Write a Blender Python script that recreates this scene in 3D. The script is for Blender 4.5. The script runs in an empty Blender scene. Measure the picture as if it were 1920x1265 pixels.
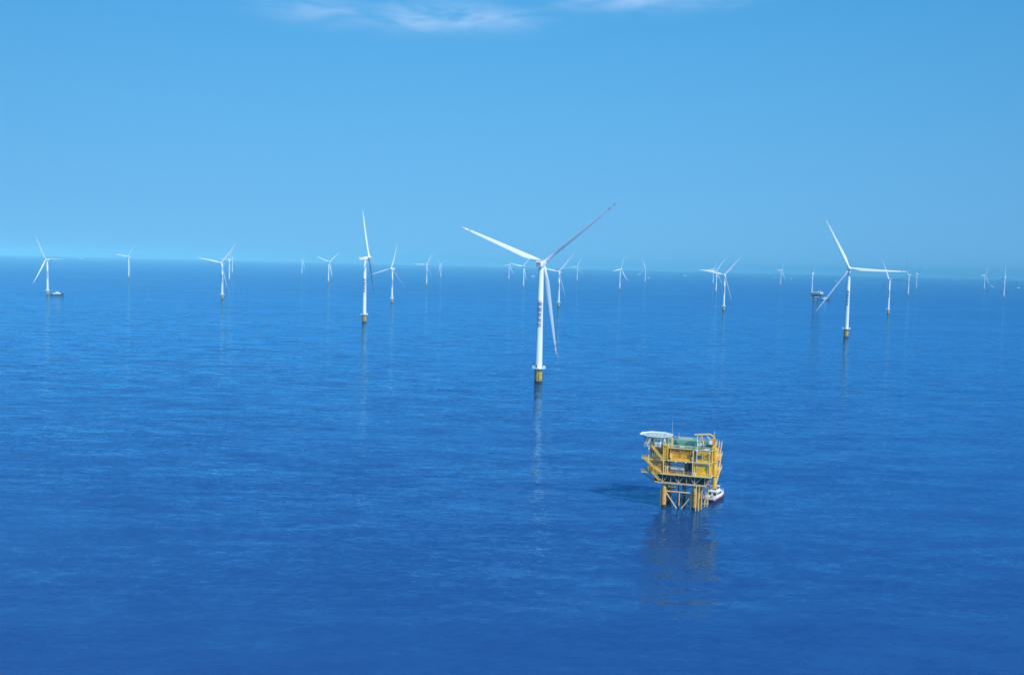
import bpy, bmesh, math, random
from mathutils import Vector, Matrix, Quaternion
random.seed(7)
R = math.radians
sc = bpy.context.scene
COL = sc.collection

# ---------------------------------------------------------------- camera
H = 100.0                       # camera height above the sea, metres
cam = bpy.data.cameras.new('camera')
cam.sensor_fit = 'HORIZONTAL'
cam.sensor_width = 36.0
cam.lens = 36.0 * 1860.0 / 1920.0
cam.clip_start = 1.0
cam.clip_end = 150000.0
camo = bpy.data.objects.new('camera', cam)
COL.objects.link(camo)
phi = math.atan(47 / 1920.0)
pit = math.atan((632.5 - 495.0) / 1860.0)
Fv = Vector((0, math.cos(pit), -math.sin(pit)))
U0 = Vector((0, math.sin(pit), math.cos(pit)))
Rv = math.cos(phi) * Vector((1, 0, 0)) + math.sin(phi) * U0
Uv = -math.sin(phi) * Vector((1, 0, 0)) + math.cos(phi) * U0
m = Matrix((Rv, Uv, -Fv)).transposed().to_4x4()
m.translation = Vector((0, 0, H))
camo.matrix_world = m
sc.camera = camo

# ---------------------------------------------------------------- sun, sky, exposure
SUN_EL = R(44.0)
SUN_AZ = R(141.0)               # clockwise from +Y: behind the camera, to the right
tosun = Vector((math.sin(SUN_AZ) * math.cos(SUN_EL), math.cos(SUN_AZ) * math.cos(SUN_EL), math.sin(SUN_EL)))
sl = bpy.data.lights.new('sun', 'SUN')
sl.energy = 4.3
sl.angle = R(0.53)
sl.color = (1.0, 0.94, 0.84)
so = bpy.data.objects.new('sun', sl)
COL.objects.link(so)
so.rotation_mode = 'QUATERNION'
so.rotation_quaternion = tosun.to_track_quat('Z', 'Y')
so.location = (300, -300, 400)

sc.view_settings.view_transform = 'Standard'
sc.view_settings.look = 'None'
sc.view_settings.exposure = 0.0
sc.view_settings.gamma = 1.0
sc.cycles.max_bounces = 6
sc.cycles.volume_bounces = 0
sc.cycles.use_denoising = True

w = bpy.data.worlds.new('World')
sc.world = w
w.use_nodes = True
nt = w.node_tree
nt.nodes.clear()


def N(t, ty, **kw):
    n = t.nodes.new(ty)
    for k, v in kw.items():
        setattr(n, k, v)
    return n


def mathn(t, op, a, b=None, c=None, clamp=False):
    n = t.nodes.new('ShaderNodeMath')
    n.operation = op
    n.use_clamp = clamp
    for i, v in enumerate((a, b, c)):
        if v is None:
            continue
        if isinstance(v, (int, float)):
            n.inputs[i].default_value = v
        else:
            t.links.new(v, n.inputs[i])
    return n.outputs[0]


L = nt.links.new
tc = N(nt, 'ShaderNodeTexCoord')
sep = N(nt, 'ShaderNodeSeparateXYZ')
L(tc.outputs['Generated'], sep.inputs[0])
zp = mathn(nt, 'MAXIMUM', sep.outputs[2], 0.0)
zc = mathn(nt, 'ADD', mathn(nt, 'MULTIPLY_ADD', zp, 0.22, 0.25), mathn(nt, 'MULTIPLY', mathn(nt, 'MULTIPLY', zp, zp), 0.6))      # clean blue air right down to the horizon
cmb = N(nt, 'ShaderNodeCombineXYZ')
L(mathn(nt, 'MULTIPLY', sep.outputs[0], 0.3), cmb.inputs[0]); L(sep.outputs[1], cmb.inputs[1]); L(zc, cmb.inputs[2])
nrm = N(nt, 'ShaderNodeVectorMath', operation='NORMALIZE')
L(cmb.outputs[0], nrm.inputs[0])
sky = N(nt, 'ShaderNodeTexSky', sky_type='NISHITA')
sky.sun_disc = False
sky.sun_elevation = SUN_EL
sky.sun_rotation = SUN_AZ
sky.altitude = 0
sky.air_density = 1.0
sky.dust_density = 0.3
sky.ozone_density = 2.0
L(nrm.outputs[0], sky.inputs[0])
SKY_TINT = (0.57, 1.12, 1.26)
tint = N(nt, 'ShaderNodeMix', data_type='RGBA', blend_type='MULTIPLY')
tint.inputs[0].default_value = 1.0
L(sky.outputs[0], tint.inputs[6])
tint.inputs[7].default_value = (*SKY_TINT, 1)
hsv = N(nt, 'ShaderNodeHueSaturation')
L(mathn(nt, 'MULTIPLY_ADD', zp, 0.40, 0.97), hsv.inputs['Saturation'])
L(mathn(nt, 'MULTIPLY_ADD', zp, 0.52, 0.91), hsv.inputs['Value'])
L(tint.outputs[2], hsv.inputs['Color'])
# thin cirrus: azimuth / elevation of the direction, stretched noise
az = mathn(nt, 'ARCTAN2', sep.outputs[0], sep.outputs[1])
el = mathn(nt, 'ARCSINE', sep.outputs[2])
cc = N(nt, 'ShaderNodeCombineXYZ')
L(az, cc.inputs[0]); L(el, cc.inputs[1])
mp = N(nt, 'ShaderNodeMapping')
mp.inputs['Rotation'].default_value = (0, 0, R(8))
mp.inputs['Scale'].default_value = (14, 62, 1)
mp.inputs['Location'].default_value = (3.1, 1.7, 0)
L(cc.outputs[0], mp.inputs[0])
cn = N(nt, 'ShaderNodeTexNoise')
cn.inputs['Scale'].default_value = 1.0
cn.inputs['Detail'].default_value = 6.0
cn.inputs['Roughness'].default_value = 0.55
cn.inputs['Distortion'].default_value = 0.7
L(mp.outputs[0], cn.inputs['Vector'])
cr = N(nt, 'ShaderNodeMapRange', interpolation_type='SMOOTHSTEP')
cr.inputs[1].default_value = 0.25; cr.inputs[2].default_value = 0.78
L(cn.outputs[0], cr.inputs[0])


def blob(a0, e0, sa, se, amp, slope=0.0):
    x = mathn(nt, 'DIVIDE', mathn(nt, 'SUBTRACT', az, a0), sa)
    ee = mathn(nt, 'SUBTRACT', mathn(nt, 'SUBTRACT', el, e0), mathn(nt, 'MULTIPLY', mathn(nt, 'SUBTRACT', az, a0), slope))
    y = mathn(nt, 'DIVIDE', ee, se)
    r2 = mathn(nt, 'ADD', mathn(nt, 'MULTIPLY', x, x), mathn(nt, 'MULTIPLY', y, y))
    g = mathn(nt, 'POWER', 2.718, mathn(nt, 'MULTIPLY', r2, -1.0))
    return mathn(nt, 'MULTIPLY', g, amp)


bl = blob(-0.047, 0.238, 0.060, 0.0115, 1.1, -0.05)
bl = mathn(nt, 'ADD', bl, blob(-0.185, 0.236, 0.055, 0.0120, 0.8))
bl = mathn(nt, 'ADD', bl, blob(-0.100, 0.230, 0.035, 0.0120, 0.6))
bl = mathn(nt, 'ADD', bl, blob(0.110, 0.256, 0.085, 0.0100, 1.2))
bl = mathn(nt, 'ADD', bl, blob(-0.50, 0.260, 0.10, 0.02, 0.35))
bl = mathn(nt, 'ADD', bl, blob(0.50, 0.34, 0.25, 0.03, 0.6))
cm = mathn(nt, 'MULTIPLY', cr.outputs[0], bl, clamp=True)
cm = mathn(nt, 'MULTIPLY', cm, 0.42)
mixc = N(nt, 'ShaderNodeMix', data_type='RGBA')
L(cm, mixc.inputs[0])
L(hsv.outputs[0], mixc.inputs[6])
mixc.inputs[7].default_value = (5.2, 6.4, 8.6, 1)
bg = N(nt, 'ShaderNodeBackground')
bg.inputs['Strength'].default_value = 0.14
L(mixc.outputs[2], bg.inputs['Color'])
wo = N(nt, 'ShaderNodeOutputWorld')
L(bg.outputs[0], wo.inputs['Surface'])


# ---------------------------------------------------------------- materials
def principled(name):
    m = bpy.data.materials.new(name)
    m.use_nodes = True
    return m, m.node_tree, m.node_tree.nodes['Principled BSDF']


def paint(name, col, rough=0.45, dirt=None, amt=0.0, scale=0.6, metal=0.0, streak=3.0, tide=None, tide_col=(0.03, 0.03, 0.022)):
    """painted steel: colour with patches and vertical streaks of wear, optional dark tide band below z=tide"""
    m, t, b = principled(name)
    b.inputs['Roughness'].default_value = rough
    b.inputs['Metallic'].default_value = metal
    tcn = N(t, 'ShaderNodeTexCoord')
    out = None
    if dirt:
        mpn = N(t, 'ShaderNodeMapping')
        mpn.inputs['Scale'].default_value = (scale, scale, scale / streak)
        t.links.new(tcn.outputs['Object'], mpn.inputs[0])
        n = N(t, 'ShaderNodeTexNoise')
        n.inputs['Scale'].default_value = 1.0
        n.inputs['Detail'].default_value = 6
        n.inputs['Roughness'].default_value = 0.65
        t.links.new(mpn.outputs[0], n.inputs['Vector'])
        mr = N(t, 'ShaderNodeMapRange')
        mr.inputs[1].default_value = 0.42
        mr.inputs[2].default_value = 0.75
        mr.inputs[4].default_value = amt
        t.links.new(n.outputs[0], mr.inputs[0])
        mx = N(t, 'ShaderNodeMix', data_type='RGBA')
        t.links.new(mr.outputs[0], mx.inputs[0])
        mx.inputs[6].default_value = (*col, 1)
        mx.inputs[7].default_value = (*dirt, 1)
        out = mx.outputs[2]
    if tide is not None:
        sp = N(t, 'ShaderNodeSeparateXYZ')
        t.links.new(tcn.outputs['Object'], sp.inputs[0])
        n2 = N(t, 'ShaderNodeTexNoise')
        n2.inputs['Scale'].default_value = 0.9
        n2.inputs['Detail'].default_value = 4
        t.links.new(tcn.outputs['Object'], n2.inputs['Vector'])
        zz = mathn(t, 'ADD', sp.outputs[2], mathn(t, 'MULTIPLY', mathn(t, 'SUBTRACT', n2.outputs[0], 0.5), 2.2))
        mr2 = N(t, 'ShaderNodeMapRange')
        mr2.inputs[1].default_value = tide - 0.25
        mr2.inputs[2].default_value = tide + 0.35
        t.links.new(zz, mr2.inputs[0])
        mx2 = N(t, 'ShaderNodeMix', data_type='RGBA')
        t.links.new(mr2.outputs[0], mx2.inputs[0])
        mx2.inputs[6].default_value = (*tide_col, 1)
        if out is None:
            mx2.inputs[7].default_value = (*col, 1)
        else:
            t.links.new(out, mx2.inputs[7])
        out = mx2.outputs[2]
    if out is not None:
        t.links.new(out, b.inputs['Base Color'])
    else:
        b.inputs['Base Color'].default_value = (*col, 1)
    return m


M = {}
M['white'] = paint('white_paint', (0.80, 0.82, 0.82), 0.35, (0.60, 0.62, 0.60), 0.35, 0.12, streak=8)
M['blade'] = paint('blade_gelcoat', (0.80, 0.82, 0.82), 0.32, (0.66, 0.67, 0.66), 0.3, 0.2, streak=6)
M['red'] = paint('red_paint', (0.55, 0.05, 0.03), 0.4)
M['band'] = paint('tip_band', (0.72, 0.48, 0.44), 0.4)
M['logo_red'] = paint('lettering_red', (0.50, 0.02, 0.02), 0.5)
M['black'] = paint('lettering_black', (0.02, 0.02, 0.022), 0.5)
M['dark'] = paint('dark_louvre', (0.045, 0.05, 0.055), 0.5)
M['grey'] = paint('grey_steel', (0.35, 0.36, 0.37), 0.45, (0.2, 0.18, 0.16), 0.5, 0.8)
M['pile'] = paint('pile_yellow', (0.72, 0.42, 0.03), 0.5, (0.16, 0.07, 0.03), 0.75, 0.55, streak=1.6, tide=1.7)
M['yellow'] = paint('platform_yellow', (0.95, 0.55, 0.03), 0.45, (0.34, 0.13, 0.03), 0.75, 0.7, streak=4)
M['ylight'] = paint('rail_yellow', (0.86, 0.60, 0.22), 0.45, (0.5, 0.3, 0.1), 0.3, 0.6)
M['orange'] = paint('wall_orange', (0.72, 0.33, 0.03), 0.5, (0.25, 0.10, 0.03), 0.55, 0.45, streak=3)
M['leg'] = paint('jacket_yellow', (0.74, 0.38, 0.07), 0.5, (0.32, 0.14, 0.05), 0.7, 0.55, streak=2.5, tide=1.1)
M['pink'] = paint('faded_beam', (0.62, 0.45, 0.30), 0.5, (0.32, 0.2, 0.12), 0.5, 0.7)
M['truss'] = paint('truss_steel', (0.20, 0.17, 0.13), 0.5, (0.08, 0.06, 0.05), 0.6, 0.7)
M['green'] = paint('deck_green', (0.045, 0.24, 0.12), 0.6, (0.12, 0.30, 0.20), 0.5, 0.35, streak=1)
M['greenl'] = paint('cover_green', (0.16, 0.36, 0.24), 0.55, (0.3, 0.42, 0.36), 0.6, 0.5, streak=1)
M['helig'] = paint('helideck_surface', (0.34, 0.42, 0.36), 0.7, (0.55, 0.6, 0.55), 0.5, 0.35, streak=1)
M['hull'] = paint('hull_dark', (0.02, 0.022, 0.03), 0.35)
M['boatred'] = paint('hull_red', (0.50, 0.035, 0.03), 0.35)
M['boatwhite'] = paint('boat_white', (0.80, 0.80, 0.80), 0.3, (0.6, 0.6, 0.6), 0.3, 0.7)
M['deckgrey'] = paint('boat_deck', (0.42, 0.43, 0.44), 0.6, (0.3, 0.3, 0.3), 0.4, 1.2)
M['blue'] = paint('blue_paint', (0.03, 0.12, 0.35), 0.4)
M['teal'] = paint('tinted_glass', (0.02, 0.10, 0.13), 0.12)
M['glass'] = paint('dark_glass', (0.012, 0.018, 0.025), 0.08)
M['rubber'] = paint('rubber', (0.02, 0.02, 0.02), 0.8)


# ---------------------------------------------------------------- mesh helpers
class MB:
    def __init__(s):
        s.v = []; s.f = []; s.m = []; s.cur = 0

    def face(s, ids):
        s.f.append(ids); s.m.append(s.cur)

    def box(s, c, d, rot=None):
        c = Vector(c); b = len(s.v)
        for sx in (-.5, .5):
            for sy in (-.5, .5):
                for sz in (-.5, .5):
                    p = Vector((sx * d[0], sy * d[1], sz * d[2]))
                    if rot is not None:
                        p = rot @ p
                    s.v.append(c + p)
        for q in ((0, 1, 3, 2), (4, 6, 7, 5), (0, 4, 5, 1), (2, 3, 7, 6), (0, 2, 6, 4), (1, 5, 7, 3)):
            s.face([b + i for i in q])
        return s

    def bb(s, x0, x1, y0, y1, z0, z1):
        return s.box(((x0 + x1) / 2, (y0 + y1) / 2, (z0 + z1) / 2), (abs(x1 - x0), abs(y1 - y0), abs(z1 - z0)))

    def bar(s, p0, p1, w, h=None):
        p0 = Vector(p0); p1 = Vector(p1); h = h or w
        d = p1 - p0
        q = d.to_track_quat('Z', 'Y').to_matrix()
        if abs(d.normalized().z) < 0.98:
            x = d.cross(Vector((0, 0, 1))).normalized(); zz = d.normalized(); y = zz.cross(x)
            q = Matrix((x, y, zz)).transposed()
        s.box((p0 + p1) / 2, (w, h, d.length), q)
        return s

    def tube(s, p0, p1, r0, r1=None, n=12, caps=True):
        p0 = Vector(p0); p1 = Vector(p1); r1 = r0 if r1 is None else r1
        q = (p1 - p0).to_track_quat('Z', 'Y').to_matrix()
        b = len(s.v)
        for p, r in ((p0, r0), (p1, r1)):
            for i in range(n):
                a = 2 * math.pi * i / n
                s.v.append(p + q @ Vector((r * math.cos(a), r * math.sin(a), 0)))
        for i in range(n):
            j = (i + 1) % n
            s.face([b + i, b + j, b + n + j, b + n + i])
        if caps:
            s.face([b + i for i in range(n)][::-1]); s.face([b + n + i for i in range(n)])
        return s

    def lathe(s, prof, n=32, c=(0, 0), caps=True):
        b = len(s.v)
        for (r, z) in prof:
            for i in range(n):
                a = 2 * math.pi * i / n
                s.v.append(Vector((c[0] + r * math.cos(a), c[1] + r * math.sin(a), z)))
        for k in range(len(prof) - 1):
            for i in range(n):
                j = (i + 1) % n
                s.face([b + k * n + i, b + k * n + j, b + (k + 1) * n + j, b + (k + 1) * n + i])
        if caps:
            s.face([b + i for i in range(n)][::-1]); s.face([b + (len(prof) - 1) * n + i for i in range(n)])
        return s

    def rings(s, rings, caps=True):
        b = len(s.v); n = len(rings[0])
        for r in rings:
            s.v.extend(Vector(p) for p in r)
        for k in range(len(rings) - 1):
            for i in range(n):
                j = (i + 1) % n
                s.face([b + k * n + i, b + k * n + j, b + (k + 1) * n + j, b + (k + 1) * n + i])
        if caps:
            s.face([b + i for i in range(n)][::-1]); s.face([b + (len(rings) - 1) * n + i for i in range(n)])
        return s

    def prism(s, poly, z0, z1):
        return s.rings([[(x, y, z0) for x, y in poly], [(x, y, z1) for x, y in poly]])

    def rail(s, pts, h=1.1, r=0.05, step=1.8, close=False):
        pts = [Vector(p) for p in pts]
        if close:
            pts.append(pts[0])
        for a, b in zip(pts, pts[1:]):
            for hh in (h, h * .5):
                s.bar(a + Vector((0, 0, hh)), b + Vector((0, 0, hh)), r * 1.4)
            n = max(1, int((b - a).length / step))
            for i in range(n + 1):
                p = a.lerp(b, i / n)
                s.bar(p, p + Vector((0, 0, h)), r * 1.4)
        return s

    def build(s, name, mats, parent=None, smooth=False, bevel=0.0, loc=None):
        me = bpy.data.meshes.new(name)
        me.from_pydata([tuple(p) for p in s.v], [], s.f)
        if not isinstance(mats, (list, tuple)):
            mats = [mats]
        for mm in mats:
            me.materials.append(mm)
        me.polygons.foreach_set('material_index', s.m)
        me.update()
        bm = bmesh.new(); bm.from_mesh(me)
        bmesh.ops.recalc_face_normals(bm, faces=bm.faces)
        if bevel:
            bmesh.ops.bevel(bm, geom=bm.edges[:], offset=bevel, segments=2, affect='EDGES', clamp_overlap=True)
        bm.to_mesh(me); bm.free()
        if smooth:
            me.polygons.foreach_set('use_smooth', [True] * len(me.polygons))
            try:
                me.set_sharp_from_angle(angle=R(40))
            except Exception:
                pass
        o = bpy.data.objects.new(name, me)
        COL.objects.link(o)
        if parent is not None:
            o.parent = parent
        if loc is not None:
            o.location = loc
        return o


def root(name, label, cat, loc=(0, 0, 0), rz=0.0, group=None):
    o = bpy.data.objects.new(name, None)
    o.empty_display_size = 1
    COL.objects.link(o)
    o.location = loc
    o.rotation_euler = (0, 0, rz)
    o['label'] = label; o['category'] = cat
    if group:
        o['group'] = group
    return o


def children(o):
    return [c for c in bpy.data.objects if c.parent == o]


def ground(x, y, z=0.0):
    """the point of the sea surface (or height z) seen at pixel x, y of the 1920 wide photograph"""
    d = Fv + (x - 960) / 1860.0 * Rv - (y - 632.5) / 1860.0 * Uv
    t = (z - H) / d.z
    p = Vector((0, 0, H)) + t * d
    return Vector((p.x, p.y, z))


# ---------------------------------------------------------------- the sea
SEA_R = 30000.0
bm = bmesh.new()
radii = [0, 150, 400, 900, 2000, 5000, 12000, SEA_R]
n = 128
c0 = bm.verts.new((0, 0, 0))
prev = None
for r in radii[1:]:
    ring = [bm.verts.new((r * math.cos(2 * math.pi * i / n), r * math.sin(2 * math.pi * i / n), 0)) for i in range(n)]
    for i in range(n):
        j = (i + 1) % n
        if prev is None:
            bm.faces.new((c0, ring[i], ring[j]))
        else:
            bm.faces.new((prev[i], ring[i], ring[j], prev[j]))
    prev = ring
me = bpy.data.meshes.new('sea')
bm.to_mesh(me); bm.free()
sea = bpy.data.objects.new('sea', me)
COL.objects.link(sea)
sea['kind'] = 'structure'
sm, t, b = principled('sea_water')
me.materials.append(sm)
tcn = N(t, 'ShaderNodeTexCoord')


def wave(rot, sx, sy, detail, rough, distort=0.0):
    mpn = N(t, 'ShaderNodeMapping')
    mpn.inputs['Rotation'].default_value = (0, 0, R(rot))
    mpn.inputs['Scale'].default_value = (1 / sx, 1 / sy, 1)
    t.links.new(tcn.outputs['Object'], mpn.inputs[0])
    nn = N(t, 'ShaderNodeTexNoise')
    nn.noise_dimensions = '2D'
    nn.inputs['Scale'].default_value = 1
    nn.inputs['Detail'].default_value = detail
    nn.inputs['Roughness'].default_value = rough
    nn.inputs['Distortion'].default_value = distort
    t.links.new(mpn.outputs[0], nn.inputs['Vector'])
    return nn


def slope(nn, ax, ay):
    """slopes of one band of waves, read from two channels of its noise"""
    v1 = N(t, 'ShaderNodeVectorMath', operation='SUBTRACT')
    t.links.new(nn.outputs['Color'], v1.inputs[0])
    v1.inputs[1].default_value = (.5, .5, .5)
    v2 = N(t, 'ShaderNodeVectorMath', operation='MULTIPLY')
    t.links.new(v1.outputs[0], v2.inputs[0])
    v2.inputs[1].default_value = (ax, ay, 0)
    return v2.outputs[0]


def vadd(p_, q_):
    v = N(t, 'ShaderNodeVectorMath', operation='ADD')
    t.links.new(p_, v.inputs[0]); t.links.new(q_, v.inputs[1])
    return v.outputs[0]


def vscale(p_, f_):
    v = N(t, 'ShaderNodeVectorMath', operation='SCALE')
    t.links.new(p_, v.inputs[0]); t.links.new(f_, v.inputs['Scale'])
    return v.outputs[0]


w1 = slope(wave(7, 70, 26, 1, 0.5), 0.06, 0.15)           # low swell
w2 = slope(wave(-4, 22, 6.0, 2, 0.5, 0.4), 0.10, 0.32)   # wind waves
w3 = slope(wave(10, 5.2, 1.9, 2, 0.5, 0.3), 0.13, 0.34)  # chop
w4 = slope(wave(-16, 1.7, 0.9, 1, 0.5), 0.15, 0.24)       # ripples
w0 = wave(4, 420, 150, 3, 0.55, 0.6).outputs[0]           # slicks and gusts
gust = N(t, 'ShaderNodeMapRange')
gust.inputs[1].default_value = 0.3; gust.inputs[2].default_value = 0.7
gust.inputs[3].default_value = 0.62; gust.inputs[4].default_value = 1.3
t.links.new(w0, gust.inputs[0])
spw = N(t, 'ShaderNodeSeparateXYZ')
t.links.new(tcn.outputs['Object'], spw.inputs[0])
brz = N(t, 'ShaderNodeMapRange')                          # the breeze freshens out to sea
brz.inputs[1].default_value = 420; brz.inputs[2].default_value = 3600
brz.inputs[3].default_value = 0.66; brz.inputs[4].default_value = 2.5
t.links.new(spw.outputs[1], brz.inputs[0])
sl_ = vadd(w1, vscale(vscale(vadd(w2, vadd(w3, w4)), brz.outputs[0]), gust.outputs[0]))
v3 = N(t, 'ShaderNodeVectorMath', operation='ADD')
t.links.new(sl_, v3.inputs[0]); v3.inputs[1].default_value = (0, 0, 1)
vn = N(t, 'ShaderNodeVectorMath', operation='NORMALIZE')
t.links.new(v3.outputs[0], vn.inputs[0])
NRM = vn.outputs[0]
t.nodes.remove(b)
df = N(t, 'ShaderNodeBsdfDiffuse')
df.inputs['Color'].default_value = (0.017, 0.064, 0.205, 1)
gl = N(t, 'ShaderNodeBsdfGlossy')
gl.inputs['Color'].default_value = (0.27, 0.68, 1.0, 1)
gl.inputs['Roughness'].default_value = 0.06
fr = N(t, 'ShaderNodeFresnel')
fr.inputs['IOR'].default_value = 1.62
t.links.new(NRM, gl.inputs['Normal']); t.links.new(NRM, fr.inputs['Normal'])
mxs = N(t, 'ShaderNodeMixShader')
t.links.new(fr.outputs[0], mxs.inputs[0]); t.links.new(df.outputs[0], mxs.inputs[1]); t.links.new(gl.outputs[0], mxs.inputs[2])
t.links.new(mxs.outputs[0], t.nodes['Material Output'].inputs['Surface'])

# ---------------------------------------------------------------- wind turbines
# every measure for a turbine whose nacelle stands 100 m above the sea; the root's scale sets its real height
TB, TT = 3.05, 2.15


def tr(z):
    return TB + (TT - TB) * (z - 12) / 86.0


def wrap_mesh(name, meobj_list, parent, z_off=0):
    pass


def curve_wrap(bm, zc_, ang0, proud):
    """flat drawing (x right, y up, metres) bent round the tower with its middle at height zc_"""
    xs = [v.co.x for v in bm.verts]
    k = min(xs)
    while k < max(xs):
        k += 0.35
        g = bm.verts[:] + bm.edges[:] + bm.faces[:]
        bmesh.ops.bisect_plane(bm, geom=g, plane_co=(k, 0, 0), plane_no=(1, 0, 0))
    for v in bm.verts:
        z = zc_ + v.co.y
        rr = tr(z) + proud + v.co.z
        a = ang0 + v.co.x / tr(z)
        v.co = Vector((rr * math.sin(a), -rr * math.cos(a), z))


def text_bm(ch, size):
    cu = bpy.data.curves.new('lettering', 'FONT')
    cu.body = ch
    cu.size = size
    cu.align_x = 'CENTER'; cu.align_y = 'CENTER'
    cu.offset = 0.035
    cu.resolution_u = 3
    to = bpy.data.objects.new('lettering_source', cu)
    COL.objects.link(to)
    dg = bpy.context.evaluated_depsgraph_get()
    me2 = bpy.data.meshes.new_from_object(to.evaluated_get(dg))
    bpy.data.objects.remove(to)
    bmx = bmesh.new(); bmx.from_mesh(me2)
    xs = [v.co.x for v in bmx.verts]; ys = [v.co.y for v in bmx.verts]
    cx, cy = (min(xs) + max(xs)) / 2, (min(ys) + max(ys)) / 2
    for v in bmx.verts:
        v.co.x -= cx; v.co.y -= cy; v.co.z = 0
    return bmx


def link_bm(bmx, name, mats, parent):
    me2 = bpy.data.meshes.new(name)
    bmx.to_mesh(me2); bmx.free()
    for mm in mats:
        me2.materials.append(mm)
    o = bpy.data.objects.new(name, me2)
    COL.objects.link(o)
    o.parent = parent
    return o


def ring_arc(bmx, r0, r1, a0, a1, cx=0, cy=0, n=14, mat=0, taper=1.0):
    vs = []
    for i in range(n + 1):
        u = i / n
        a = R(a0 + (a1 - a0) * u)
        th = (r1 - r0) * (1 - (1 - taper) * u)
        vs.append((bmx.verts.new((cx + (r1 - th) * math.cos(a), cy + (r1 - th) * math.sin(a), 0)),
                   bmx.verts.new((cx + r1 * math.cos(a), cy + r1 * math.sin(a), 0))))
    for p, q in zip(vs, vs[1:]):
        f = bmx.faces.new((p[0], p[1], q[1], q[0])); f.material_index = mat


def make_turbine():
    o = root('wind_turbine', '', 'wind turbine')
    # foundation
    f = MB(); f.lathe([(3.2, -8), (3.2, 11.2), (3.45, 11.2), (3.45, 12.0)], 40)
    fo = f.build('foundation_pile', M['pile'], o, smooth=True)
    g = MB()
    for ax in (-0.95, 0.95):
        g.tube((ax, -4.1, -3), (ax, -4.1, 11.6), 0.26, n=10)
        for z in (1.8, 5.2, 8.6):
            g.bar((ax, -3.1, z), (ax, -4.1, z), 0.25)
    for i in range(24):
        g.bar((-0.9, -3.95, 0.4 + i * 0.48), (0.9, -3.95, 0.4 + i * 0.48), 0.10)
    g.build('boat_landing', M['pile'], fo)
    g = MB()
    for z in (3.3, 6.6, 9.6):
        g.lathe([(3.24, z - .16), (3.42, z - .16), (3.42, z + .16), (3.24, z + .16)], 40)
    for a in (20, 75, 200, 290):
        x, y = 3.35 * math.cos(R(a)), 3.35 * math.sin(R(a))
        g.tube((x, y, -3), (x, y, 11.2), 0.17, n=8)
    g.build('cable_pipes', M['truss'], fo)
    # work platform
    p = MB()
    p.lathe([(3.1, 11.95), (5.9, 12.05), (5.9, 12.35), (3.1, 12.35)], 16, caps=False)
    for i in range(8):
        a = R(22.5 + 45 * i)
        p.bar((3.4 * math.cos(a), 3.4 * math.sin(a), 10.2), (5.7 * math.cos(a), 5.7 * math.sin(a), 12.0), 0.25)
    wp = p.build('work_platform', M['white'], o)
    q = MB()
    pts = [(5.8 * math.cos(2 * math.pi * i / 16), 5.8 * math.sin(2 * math.pi * i / 16), 12.35) for i in range(16)]
    q.rail(pts, 1.3, 0.07, 1.2, close=True)
    q.build('railing', M['white'], wp)
    for (a, ww, hh_) in ((185, 2.4, 2.2), (352, 2.6, 2.0), (262, 1.2, 1.5)):
        q = MB()
        rot = Matrix.Rotation(R(a), 3, 'Z')
        q.box(rot @ Vector((4.75, 0, 0)) + Vector((0, 0, 12.36 + hh_ / 2)), (1.6, ww, hh_), rot)
        q.build('equipment_cabinet', M['white'], wp, bevel=0.08)
    q = MB()
    q.tube((-4.6, -2.6, 12.35), (-4.6, -2.6, 16.8), 0.18)
    q.bar((-4.6, -2.6, 16.7), (-2.4, -4.4, 17.3), 0.22)
    q.box((-4.3, -2.9, 16.1), (0.8, 0.8, 0.8))
    q.build('davit_crane', M['dark'], wp)
    # tower
    tmb = MB()
    tmb.lathe([(tr(12), 12.3), (tr(36), 36), (tr(36) + .045, 36.05), (tr(36) + .045, 36.35), (tr(36.4), 36.4), (tr(66.5), 68), (tr(68) + .04, 68.05), (tr(68) + .04, 68.3), (tr(68.4), 68.4), (tr(97.5), 97.5)], 56)
    tw = tmb.build('tower', M['white'], o, smooth=True)
    dmb = MB()
    rot = Matrix.Rotation(R(-38), 3, 'Z')
    dmb.box(rot @ Vector((0, -tr(14) - 0.02, 14.0)), (1.1, 0.2, 2.4), rot)
    dmb.build('door', M['dark'], tw)
    # emblem and lettering
    ANG = R(-9)
    e = bmesh.new()
    ring_arc(e, 1.15, 1.75, 150, 372, 0, -0.35, 22, 1, 0.55)          # dark open ring
    ring_arc(e, 0.28, 1.00, -20, 340, 0.12, -0.25, 22, 0, 0.75)       # red swirl inside it
    ring_arc(e, 1.25, 1.75, 60, 168, -0.15, 0.55, 10, 1, 0.45)        # dark wing above
    ring_arc(e, 1.10, 1.50, -30, 62, 0.15, 0.55, 10, 0, 0.6)          # red wing above right
    f_ = e.faces.new([e.verts.new(c) for c in ((0.7, -1.2, 0), (1.1, -0.9, 0), (1.9, -2.3, 0), (1.45, -2.35, 0))]); f_.material_index = 0
    curve_wrap(e, 67.2, ANG, 0.06)
    link_bm(e, 'emblem', [M['logo_red'], M['black']], tw)
    for ch, zc_ in zip('国家电投', (61.6, 57.3, 53.0, 48.7)):
        bt = text_bm(ch, 3.75)
        curve_wrap(bt, zc_, ANG, 0.06)
        link_bm(bt, 'lettering', [M['black']], tw)
    # nacelle: +y local is the rotor side
    na = MB()
    sec = []
    for (y, hw, z0, z1) in ((-9.0, 2.2, -1.9, 2.2), (-8.4, 2.5, -2.2, 2.5), (2.6, 2.6, -2.4, 2.6), (4.0, 2.2, -2.0, 2.2)):
        r_ = 0.6
        ring = []
        for (cx, cz, a0) in ((hw - r_, z1 - r_, 0), (-hw + r_, z1 - r_, 90), (-hw + r_, z0 + r_, 180), (hw - r_, z0 + r_, 270)):
            for k in range(4):
                a = R(a0 + 30 * k)
                ring.append((cx + r_ * math.cos(a), y, cz + r_ * math.sin(a)))
        sec.append(ring)
    na.rings(sec)
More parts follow.
